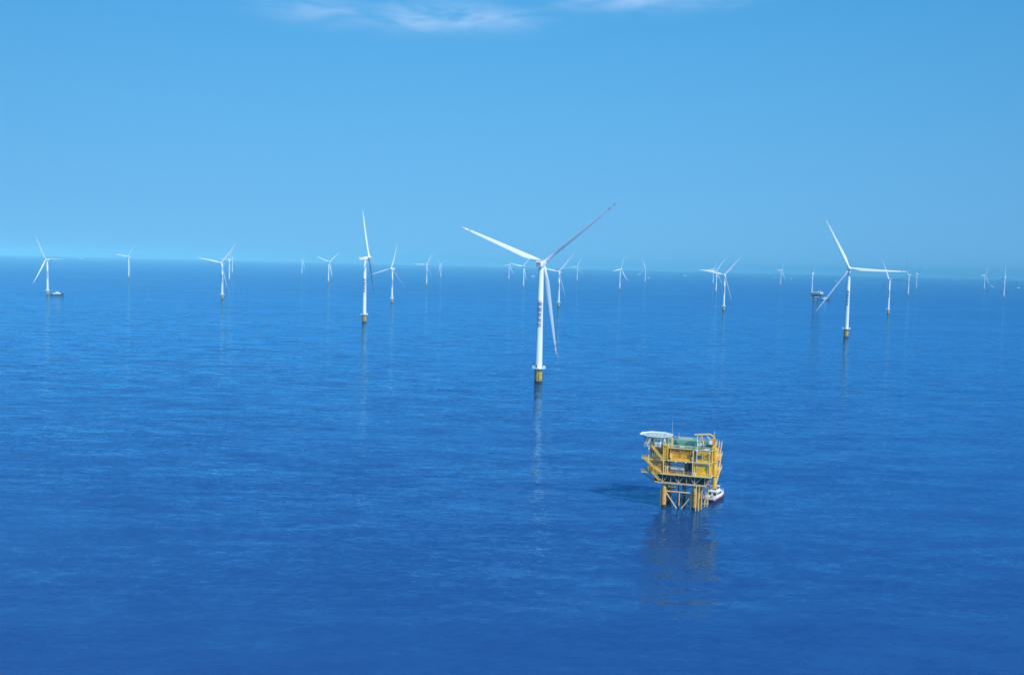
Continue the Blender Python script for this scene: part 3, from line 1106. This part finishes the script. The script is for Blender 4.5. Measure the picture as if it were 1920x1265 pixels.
g = MB(); g.rail([(12.9, -7.4, 9.62), (15.2, -7.4, 9.62), (15.2, -5.0, 9.62), (12.9, -5.0, 9.62)], 1.0, .06, 1.2, close=True)
g.bb(12.8, 15.3, -7.5, -4.9, 9.45, 9.6)
g.build('service_basket', M['orange'], cp)
# crane on the roof, boom laid back over its rest frame
g = MB()
g.lathe([(.95, 26.2), (1.05, 27.0), (.9, 27.3)], 20, (12.6, -2.6)); g.bb(11.9, 13.4, -3.6, -1.8, 27.3, 29.6)
cr_ = part(g, 'deck_crane', M['orange'])
g = MB(); g.tube((12.6, -2.6, 25.55), (12.6, -2.6, 26.2), .8, n=18); g.build('crane_base', M['yellow'], cr_)
g = MB()
P0, P1, P2, P3 = Vector((13.3, -2.6, 28.6)), Vector((12.8, -2.6, 30.4)), Vector((11.2, -2.9, 31.2)), Vector((5.0, -4.6, 30.9))
for off in (-.45, .45):
    o_ = Vector((0, off, 0))
    for a_, b_ in ((P0, P1), (P1, P2), (P2, P3)):
        g.bar(a_ + o_, b_ + o_, .22, .42)
for i in range(9):
    a_ = P2.lerp(P3, i / 8)
    g.bar(a_ + Vector((0, -.45, 0)), a_ + Vector((0, .45, 0)), .14)
g.build('boom', M['yellow'], cr_)
g = MB(); g.tube((13.0, -2.6, 27.9), (9.6, -3.2, 30.6), .12, n=8); g.tube((12.3, -2.4, 28.4), (9.9, -2.4, 29.7), .2, n=8)
g.build('hydraulic_ram', M['white'], cr_)
g = MB(); g.bb(11.2, 12.3, -4.6, -3.7, 27.2, 28.8); g.build('cab', M['boatwhite'], cr_)
g = MB()
for y in (-5.0, -3.4):
    g.bar((7.0, y, 25.62), (7.6, -4.0, 30.4), .18); g.bar((9.2, y, 25.62), (7.9, -4.0, 30.4), .18)
g.bar((7.2, -5.0, 27.6), (8.7, -5.0, 27.6), .14)
part(g, 'boom_rest', M['ylight'])
# roof furniture
g = MB(); g.bb(-3.2, 5.4, -1.6, 6.4, 25.62, 27.5); part(g, 'green_cover', M['greenl'], bevel=.12)
g = MB(); g.bb(-2.0, 3.2, 0.2, 4.6, 27.52, 27.75); part(g, 'roof_hatch', M['helig'])
g = MB(); g.bb(-0.6, 1.2, -7.6, -6.3, 25.62, 25.9); part(g, 'roof_hatch', M['boatwhite'])
for x in (-3.6, -2.5):
    g = MB(); g.tube((x, -3.6, 26.3), (x, -2.2, 26.3), .55, n=14); g.bb(x - .4, x + .4, -3.5, -2.4, 25.62, 25.9)
    part(g, 'blue_fan', M['blue'])
g = MB(); g.lathe([(.7, 25.62), (.5, 27.0), (.12, 28.2), (.07, 30.0)], 10, (-2.6, 4.0)); part(g, 'vent_stack', M['pink'])
g = MB(); g.bb(6.0, 7.9, -1.4, 0.2, 25.62, 27.8); part(g, 'white_cabinet', M['boatwhite'], bevel=.06)
g = MB(); g.bb(8.1, 8.9, -1.0, 0.2, 25.62, 27.4); part(g, 'white_cabinet', M['ylight'], bevel=.06)
g = MB(); g.bb(10.2, 12.0, -1.2, 1.8, 25.62, 26.5); g.bar((9.8, -0.5, 26.6), (12.2, 1.5, 28.6), .2); part(g, 'winch', M['grey'])
g = MB(); g.lathe([(1.2, 25.62), (1.2, 25.8), (.8, 25.85)], 18, (10.6, -8.6)); part(g, 'round_hatch', M['boatwhite'])
g = MB(); g.tube((6.9, -10.95, 20.5), (6.9, -10.95, 31.4), .14, n=8); g.bb(6.6, 7.2, -11.2, -10.9, 25.0, 25.6); part(g, 'flagpole', M['white'])
g = MB(); g.tube((-5.0, 0.4, 25.6), (-5.0, 0.4, 35.6), .16, .08, n=8); part(g, 'radio_mast', M['grey'])
g = MB(); g.tube((12.9, -2.0, 30.4), (12.9, -2.0, 32.4), .05, n=6); g.box((12.9, -2.0, 31.4), (.3, .3, .3)); g.build('light_post', M['white'], cr_)
# pipes, trays, lamps and drums that crowd the decks
for x, z0, z1 in ((6.95, 14.8, 19.9), (7.5, 14.8, 18.2), (11.3, 14.8, 19.9), (9.1, 20.55, 24.6), (11.5, 20.55, 24.6)):
    g = MB(); g.tube((x, -10.62, z0), (x, -10.62, z1), .11, n=8); g.tube((x, -10.62, z1), (x + .8, -10.62, z1), .09, n=8)
    part(g, 'wall_pipe', M['ylight'])
for z, y in ((19.75, -10.7), (24.95, -9.7)):
    g = MB(); g.bb(-12.4, -6.95, y - .3, y, z - .1, z + .1); g.bb(5.7, 11.9, y - .3, y, z - .1, z + .1)
    part(g, 'cable_tray', M['grey'])
for x, y, z in ((-12.9, -11.1, 24.7), (-6.6, -11.1, 19.6), (-1.5, -11.1, 19.9), (2.6, -11.1, 19.9), (5.4, -11.1, 24.7), (12.2, -11.1, 19.6), (12.2, -11.1, 24.7)):
    g = MB(); g.bar((x, y + .25, z), (x, y - .35, z + .1), .08); g.bb(x - .25, x + .25, y - .6, y - .3, z - .12, z + .22)
    part(g, 'floodlight', M['boatwhite'])
for x, z in ((-2.9, 15.4), (3.6, 15.4), (8.2, 26.2), (-1.0, 26.2)):
    g = MB()
    y = -10.98 if z < 20 else -9.95
    for k in range(10):
        a0, a1 = 2 * math.pi * k / 10, 2 * math.pi * (k + 1) / 10
        g.tube((x + .34 * math.cos(a0), y, z + .34 * math.sin(a0)), (x + .34 * math.cos(a1), y, z + .34 * math.sin(a1)), .09, n=6)
    part(g, 'lifebuoy', M['red'])
for x, y in ((9.6, -6.0), (8.4, -6.6)):
    g = MB(); g.lathe([(.4, 25.62), (.4, 26.7), (.2, 26.85)], 14, (x, y)); part(g, 'roof_drum', M['blue'])
g = MB()
for k in range(5):
    g.tube((-4.0, -4.6 - k * .35, 25.75), (5.6, -4.6 - k * .35, 25.75), .08, n=6)
part(g, 'deck_pipes', M['grey'])
g = MB(); g.bb(3.2, 4.4, -9.3, -7.8, 14.78, 16.9); part(g, 'pump_cabinet', M['blue'], bevel=.05)
for k in range(3):
    g = MB(); g.lathe([(.42, 20.55), (.42, 21.9), (.15, 22.1)], 14, (4.95 + k * .02, -9.9 + k * .95)); part(g, 'tank', M['boatwhite'])
# white air handling units under the helideck
for (x, y, z0, z1) in ((-10.6, -8.0, 26.9, 29.3), (-7.6, -8.0, 26.9, 29.3), (-10.2, -9.75, 25.62, 27.3), (-8.8, -9.75, 25.62, 27.3), (-5.0, -7.6, 25.62, 27.0), (-9.2, -5.6, 25.62, 26.8)):
    g = MB(); g.bb(x - (1.0 if z0 > 26 else .55), x + (1.0 if z0 > 26 else .55), y - .9, y + .9, z0, z1)
    u_ = part(g, 'air_unit', M['boatwhite'], bevel=.06)
    g = MB()
    for k in range(4):
        g.bb(x - (.8 if z0 > 26 else .4), x + (.8 if z0 > 26 else .4), y - .96, y - .92, z0 + .35 + k * .3, z0 + .5 + k * .3)
    g.build('louvre', M['grey'], u_)
g = MB()
for x in (-11.4, -9.2, -6.4):
    for y in (-8.7, -7.2):
        g.bar((x, y, 25.62), (x, y, 26.9), .16)
g.bb(-11.7, -6.5, -8.95, -7.0, 26.72, 26.88)
part(g, 'unit_stand', M['ylight'])
# helideck
HC = Vector((-10.9, -4.6, 30.4)); HR = 6.3
HC.z = 29.7
octo = [(HC.x + HR * math.cos(R(22.5 + 45 * i)), HC.y + HR * math.sin(R(22.5 + 45 * i))) for i in range(8)]
g = MB(); g.prism(octo, 29.25, 29.6)
hd = part(g, 'helideck', M['helig'])
g = MB()
for i in range(8):
    a_, b_ = Vector(octo[i]), Vector(octo[(i + 1) % 8])
    c_ = Vector((HC.x, HC.y))
    ao, bo = c_ + (a_ - c_) * 1.17, c_ + (b_ - c_) * 1.17
    g.rings([[(a_.x, a_.y, 29.35), (b_.x, b_.y, 29.35), (bo.x, bo.y, 29.72), (ao.x, ao.y, 29.72)],
             [(a_.x, a_.y, 29.46), (b_.x, b_.y, 29.46), (bo.x, bo.y, 29.86), (ao.x, ao.y, 29.86)]])
g.build('safety_net', M['white'], hd)
e = bmesh.new()
ring_arc(e, 4.8, 5.4, 0, 360, 0, 0, 48)
ring_arc(e, 2.3, 2.9, 0, 360, 0, 0, 32)
for c in (((-1.25, -1.5), (-.75, -1.5), (-.75, 1.5), (-1.25, 1.5)), ((.75, -1.5), (1.25, -1.5), (1.25, 1.5), (.75, 1.5)), ((-.75, -.25), (.75, -.25), (.75, .25), (-.75, .25))):
    e.faces.new([e.verts.new((x, y, 0)) for x, y in c])
for v in e.verts:
    v.co = Vector((HC.x + v.co.x, HC.y + v.co.y, 29.604))
link_bm(e, 'landing_marking', [M['white']], hd)
g = MB()
for (x, y, xb, yb) in ((-14.5, -9.0, -12.4, -9.6), (-7.2, -9.0, -7.2, -9.6), (-14.5, 0, -12.4, 0), (-7.2, 0, -7.2, 0.5), (-10.8, -9.8, -10.8, -9.6)):
    g.tube((xb, yb, 25.6), (x, y, 29.2), .2, n=8)
g.tube((-12.4, -9.6, 25.6), (-16.2, -7.0, 29.2), .18, n=8); g.tube((-12.4, 0, 25.6), (-16.2, -2.0, 29.2), .18, n=8)
g.bar((-16.6, -4.6, 29.08), (-5.2, -4.6, 29.08), .3); g.bar((-10.9, -10.2, 29.08), (-10.9, 1.0, 29.08), .3)
g.build('support_frame', M['grey'], hd)
g = MB()
for x, y in ((-14.0, -10.6), (-10.6, -11.0), (-4.9, -10.3), (-3.9, -9.9), (-12.7, -10.6)):
    g.bar((x, y, 25.6), (x, y, 29.8), .16)
g.bar((-4.9, -10.3, 29.7), (-3.2, -9.7, 29.7), .14); g.bb(-3.9, -3.3, -8.6, -8.0, 25.62, 29.3)
g.bar((-14.0, -10.6, 28.2), (-12.7, -10.6, 29.7), .12)
part(g, 'access_frame', M['ylight'])
stairs(-13.9, 25.7, -12.4, 29.0, -10.3, .9, 'ylight')
g = MB(); g.bb(-15.2, -12.65, -10.6, -8.6, 25.35, 25.6)
ld = part(g, 'side_landing', M['ylight'])
g = MB(); g.rail([(-12.7, -10.5, 25.6), (-15.1, -10.5, 25.6), (-15.1, -8.7, 25.6)], 1.15, .06, 1.0)
g.lathe([(.55, 25.65), (.6, 26.8), (.3, 27.2)], 12, (-14.4, -9.6))
g.build('railing', M['boatwhite'], ld)


# ---------------------------------------------------------------- boats
def crew_boat():
    o = root('crew_boat', 'white catamaran crew boat with red side stripe, moored at the right of the yellow platform', 'boat')
    # x forward, origin amidships at the waterline, 15.5 m long, 4.8 m wide
    hullp = MB()
    for s_ in (-1, 1):
        rings = []
        for (x, w_, zk, zd) in ((-7.6, .75, -.5, 1.5), (-4, .8, -.6, 1.5), (2, .78, -.6, 1.7), (5.2, .5, -.5, 2.0), (7.4, .08, -.1, 2.4)):
            yc = 1.6 * s_
            rings.append([(x, yc - w_, zd), (x, yc - w_ * .95, .6), (x, yc - w_ * .35, zk), (x, yc + w_ * .35, zk), (x, yc + w_ * .95, .6), (x, yc + w_, zd)])
        hullp.rings(rings)
    hullp.bb(-7.55, 5.0, -1.2, 1.2, .7, 1.45)
    hullp.build('hull', M['hull'], o)
    g = MB()
    for s_ in (-1, 1):
        yy = 2.36 * s_
        g.rings([[(-7.5, yy, .75), (-7.5, yy + .06 * s_, .75), (-7.5, yy + .06 * s_, 1.25), (-7.5, yy, 1.25)],
                 [(2.0, yy, .85), (2.0, yy + .06 * s_, .85), (2.0, yy + .06 * s_, 1.4), (2.0, yy, 1.4)],
                 [(5.2, 2.08 * s_, 1.0), (5.2, 2.16 * s_, 1.0), (5.2, 2.16 * s_, 1.6), (5.2, 2.08 * s_, 1.6)],
                 [(7.45, 1.66 * s_, 1.3), (7.45, 1.74 * s_, 1.3), (7.45, 1.74 * s_, 1.9), (7.45, 1.66 * s_, 1.9)]])
    g.build('side_stripe', M['boatred'], o)
    g = MB()
    g.rings([[(-7.7, -2.5, 1.5), (-7.7, 2.5, 1.5), (-7.7, 2.5, 1.95), (-7.7, -2.5, 1.95)],
             [(2.5, -2.5, 1.6), (2.5, 2.5, 1.6), (2.5, 2.5, 2.2), (2.5, -2.5, 2.2)],
             [(5.6, -2.15, 1.9), (5.6, 2.15, 1.9), (5.6, 2.15, 2.6), (5.6, -2.15, 2.6)],
             [(7.6, -1.3, 2.2), (7.6, 1.3, 2.2), (7.6, 1.3, 2.9), (7.6, -1.3, 2.9)]])
    g.build('deck', M['boatwhite'], o)
    g = MB(); g.bb(-7.4, -3.4, -2.1, 2.1, 1.96, 1.99); g.build('aft_deck_mat', M['deckgrey'], o)
    g = MB()
    g.rings([[(-3.2, -2.05, 2.0), (3.6, -2.05, 2.1), (3.6, 2.05, 2.1), (-3.2, 2.05, 2.0)],
             [(-3.0, -1.95, 3.9), (2.9, -1.95, 3.9), (2.9, 1.95, 3.9), (-3.0, 1.95, 3.9)],
             [(-3.3, -2.1, 3.95), (3.2, -2.0, 3.95), (3.2, 2.0, 3.95), (-3.3, 2.1, 3.95)],
             [(-3.3, -2.1, 4.1), (3.1, -2.0, 4.1), (3.1, 2.0, 4.1), (-3.3, 2.1, 4.1)]])
    cb = g.build('cabin', M['boatwhite'], o)
    g = MB()
    for yy in (-1.2, 1.0):
        g.bb(-3.24, -3.05, yy - .55, yy + .55, 2.5, 3.5)
    for s_ in (-1, 1):
        for x in (-2.2, -.7, .8, 2.1):
            g.bb(x - .55, x + .55, 2.03 * s_ - .05, 2.03 * s_ + .05, 2.8, 3.5)
    g.build('window', M['glass'], cb)
    g = MB()
    g.rings([[(-1.4, -1.5, 4.1), (2.6, -1.5, 4.1), (2.6, 1.5, 4.1), (-1.4, 1.5, 4.1)],
             [(-1.2, -1.35, 5.9), (1.7, -1.35, 5.9), (1.7, 1.35, 5.9), (-1.2, 1.35, 5.9)]])
    wh = g.build('wheelhouse', M['boatwhite'], o)
    g = MB()
    g.bb(-1.42, -1.27, -1.15, 1.15, 4.8, 5.6)
    for s_ in (-1, 1):
        g.bb(-1.0, 1.5, 1.43 * s_ - .05, 1.43 * s_ + .05, 4.9, 5.6)
    g.build('window', M['glass'], wh)
    g = MB(); g.bb(-1.7, 2.2, -1.7, 1.7, 5.92, 6.08); g.build('roof', M['boatwhite'], wh)
    g = MB(); g.tube((-.4, 0, 6.08), (-.4, 0, 8.6), .07, n=6); g.bb(-.5, -.3, -.8, .8, 7.6, 7.7); g.box((-.4, 0, 8.0), (.25, 1.1, .2))
    g.build('mast', M['white'], o)
    g = MB(); g.rail([(-3.4, 2.35, 1.95), (-7.5, 2.35, 1.95)], 1.0, .04, 1.0); g.rail([(-3.4, -2.35, 1.95), (-7.5, -2.35, 1.95)], 1.0, .04, 1.0)
    g.rail([(3.6, 2.3, 2.3), (5.6, 2.0, 2.6), (7.4, 1.2, 2.9), (7.4, -1.2, 2.9), (5.6, -2.0, 2.6), (3.6, -2.3, 2.3)], .9, .04, 1.0)
    g.build('railing', M['white'], o)
    g = MB()
    for x in (-6.2, -4.6):
        g.bb(x - .4, x + .4, -1.2, -.3, 2.0, 2.7)
    g.build('deck_box', M['deckgrey'], o)
    return o


cbt = crew_boat()
pm = Matrix.Rotation(PA, 3, 'Z')
stern = Vector((73.9, 416.6, 0)) + pm @ Vector((10.6, 6.2, 0))
dirb = (pm @ Vector((3.6, 14.0, 0))).normalized()
cbt.location = stern + dirb * 7.8
cbt.rotation_euler = (0, 0, math.atan2(dirb.y, dirb.x))


def service_vessel(label, px, py, length, heading, name='work_vessel', dark='hull'):
    p = ground(px, py)
    o = root(name, label, 'boat', p, heading)
    k = length / 30.0
    o.scale = (k, k, k)
    g = MB()
    rings = []
    for (x, w_, z) in ((-15, 3.0, 2.0), (-10, 3.6, 2.0), (4, 3.7, 2.2), (10, 2.6, 2.9), (15, .2, 3.9)):
        rings.append([(x, -w_, z), (x, -w_ * .85, -.8), (x, w_ * .85, -.8), (x, w_, z)])
    g.rings(rings)
    g.build('hull', M[dark], o)
    g = MB()
    g.rings([[(-9, -3, 2.1), (8.5, -3, 2.3), (8.5, 3, 2.3), (-9, 3, 2.1)], [(-8.6, -2.8, 4.8), (6.5, -2.8, 4.8), (6.5, 2.8, 4.8), (-8.6, 2.8, 4.8)]])
    c_ = g.build('cabin', M['boatwhite'], o)
    g = MB(); g.bb(-8, 5.6, -2.99, -2.86, 3.4, 4.1); g.build('window', M['glass'], c_)
    g = MB()
    g.rings([[(-3, -2.4, 4.85), (5.5, -2.4, 4.85), (5.5, 2.4, 4.85), (-3, 2.4, 4.85)], [(-2.6, -2.1, 7.4), (3.6, -2.1, 7.4), (3.6, 2.1, 7.4), (-2.6, 2.1, 7.4)]])
    g.build('wheelhouse', M['boatwhite'], o)
    g = MB(); g.tube((-1, 0, 7.4), (-1, 0, 11.5), .14, n=6); g.bb(-1.1, -.9, -1.2, 1.2, 9.6, 9.8)
    g.build('mast', M['white'], o)
    return o


service_vessel('low dark-hulled work vessel with white cabins at the foot of the leftmost turbine', 107.0, 553.0, 30, R(8))
service_vessel('small white boat lying beside the distant dark platform', 1546, 562.0, 36, R(10))
far = [
 ('tiny white ship on the horizon between the leftmost turbine and its small neighbour', 150.5, 485.0, 90, R(5)),
 ('tiny white boat in the open water directly left of the central tower', 999.5, 518.5, 36, R(170)),
 ('tiny white boat near the horizon, left of the far turbine above the yellow platform', 1197.0, 515.0, 50, R(0)),
 ('tiny white boat at the right foot of the far turbine above the yellow platform', 1215.5, 521.0, 32, R(0)),
 ('tiny white boat on the horizon left of the right-hand cluster of three turbines', 1284.5, 517.5, 44, R(20)),
 ('tiny white boat just left of the lone turbine before the dark platform', 1452.0, 521.5, 30, R(0)),
 ('tiny white boat on the horizon, left of the turbine beside the distant dark platform', 1483.5, 523.0, 34, R(10)),
 ('tiny white boat on the horizon, left of the large right-hand turbine tower', 1567.0, 527.0, 34, R(160)),
 ('left one of two tiny white boats near the right edge', 1858.3, 536.3, 26, R(0)),
 ('right one of two tiny white boats near the right edge', 1861.8, 538.0, 26, R(15)),
 ('tiny white boat at the far right edge, right of the rightmost turbine', 1909.7, 540.0, 28, R(0)),
]
for lab, px, py, ln, hd_ in far:
    o = service_vessel(lab, px, py, ln, hd_, 'distant_boat', 'boatwhite')
    o['group'] = 'tiny boats near the horizon'

# ---------------------------------------------------------------- the distant platform
p = ground(1531.5, 564.0)
DP = root('distant_platform', 'dark distant offshore platform flaring above its legs, white block at its right end', 'platform', p, R(-12))
for x in (-13, 3):
    for y in (-8, 8):
        g = MB(); g.lathe([(1.3, -6), (1.2, 15)], 12, (x, y)); part(g, 'leg', M['dark'], DP, smooth=True)
g = MB()
for y in (-8, 8):
    g.tube((-13, y, 7), (3, y, 7), .6, n=8); g.tube((-13, y, 7), (-5, y, 0), .5, n=8); g.tube((3, y, 7), (-5, y, 0), .5, n=8)
    g.tube((-13, y, 14), (3, y, 8), .5, n=8)
part(g, 'jacket_brace', M['grey'], DP)
g = MB(); g.bb(-14.5, 5.5, -10, 10, 10.0, 11.6); part(g, 'lower_deck', M['dark'], DP)
g = MB()
g.rings([[(-14, -10, 15), (10, -10, 15), (10, 10, 15), (-14, 10, 15)], [(-22, -12, 23.5), (19, -12, 21.5), (19, 12, 21.5), (-22, 12, 23.5)]])
part(g, 'flared_understructure', M['hull'], DP)
g = MB(); g.bb(-22.5, 20.0, -12.5, 12.5, 21.6, 23.2) if False else g.bb(-22, 19.5, -12.6, 12.6, 23.55, 24.3); part(g, 'main_deck', M['pink'], DP)
g = MB(); g.bb(-21, 8, -11, 11, 24.3, 28.0); part(g, 'dark_module', M['dark'], DP)
g = MB(); g.bb(8.5, 19, -12, 8, 24.3, 31.0); part(g, 'white_module', M['boatwhite'], DP, bevel=.2)
for (x, w_, h_) in ((-18, 2.2, 33), (-12.5, 3.0, 32), (-6, 4.5, 31), (0, 3.0, 32.5), (4.5, 1.6, 34)):
    g = MB(); g.bb(x - w_, x + w_, -8, 4, 28.0, h_ - 1.5); part(g, 'roof_unit', M['boatwhite'], DP, bevel=.1)
g = MB(); g.tube((11, -8, 31), (11, -8, 38), .5, n=8); g.bar((11, -8, 37), (4, -8, 35), .5); part(g, 'deck_crane', M['boatwhite'], DP)
g = MB(); g.bb(-8, 4, -12.8, -12.6, 13, 15); part(g, 'side_tank', M['boatwhite'], DP)

# ---------------------------------------------------------------- haze
HB = 32000.0
g = MB(); g.bb(-HB, HB, -HB, HB, -12.0, 205.0)
hz_m = bpy.data.materials.new('haze_air')
hz_m.use_nodes = True
ht = hz_m.node_tree
ht.nodes.clear()
pv = N(ht, 'ShaderNodeVolumePrincipled')
pv.inputs['Color'].default_value = (0.27, 0.74, 1.0, 1)
pv.inputs['Density'].default_value = 6.8e-5
pv.inputs['Anisotropy'].default_value = -0.48
ho = N(ht, 'ShaderNodeOutputMaterial')
ht.links.new(pv.outputs[0], ho.inputs['Volume'])
hz = g.build('haze', hz_m)
hz['kind'] = 'stuff'
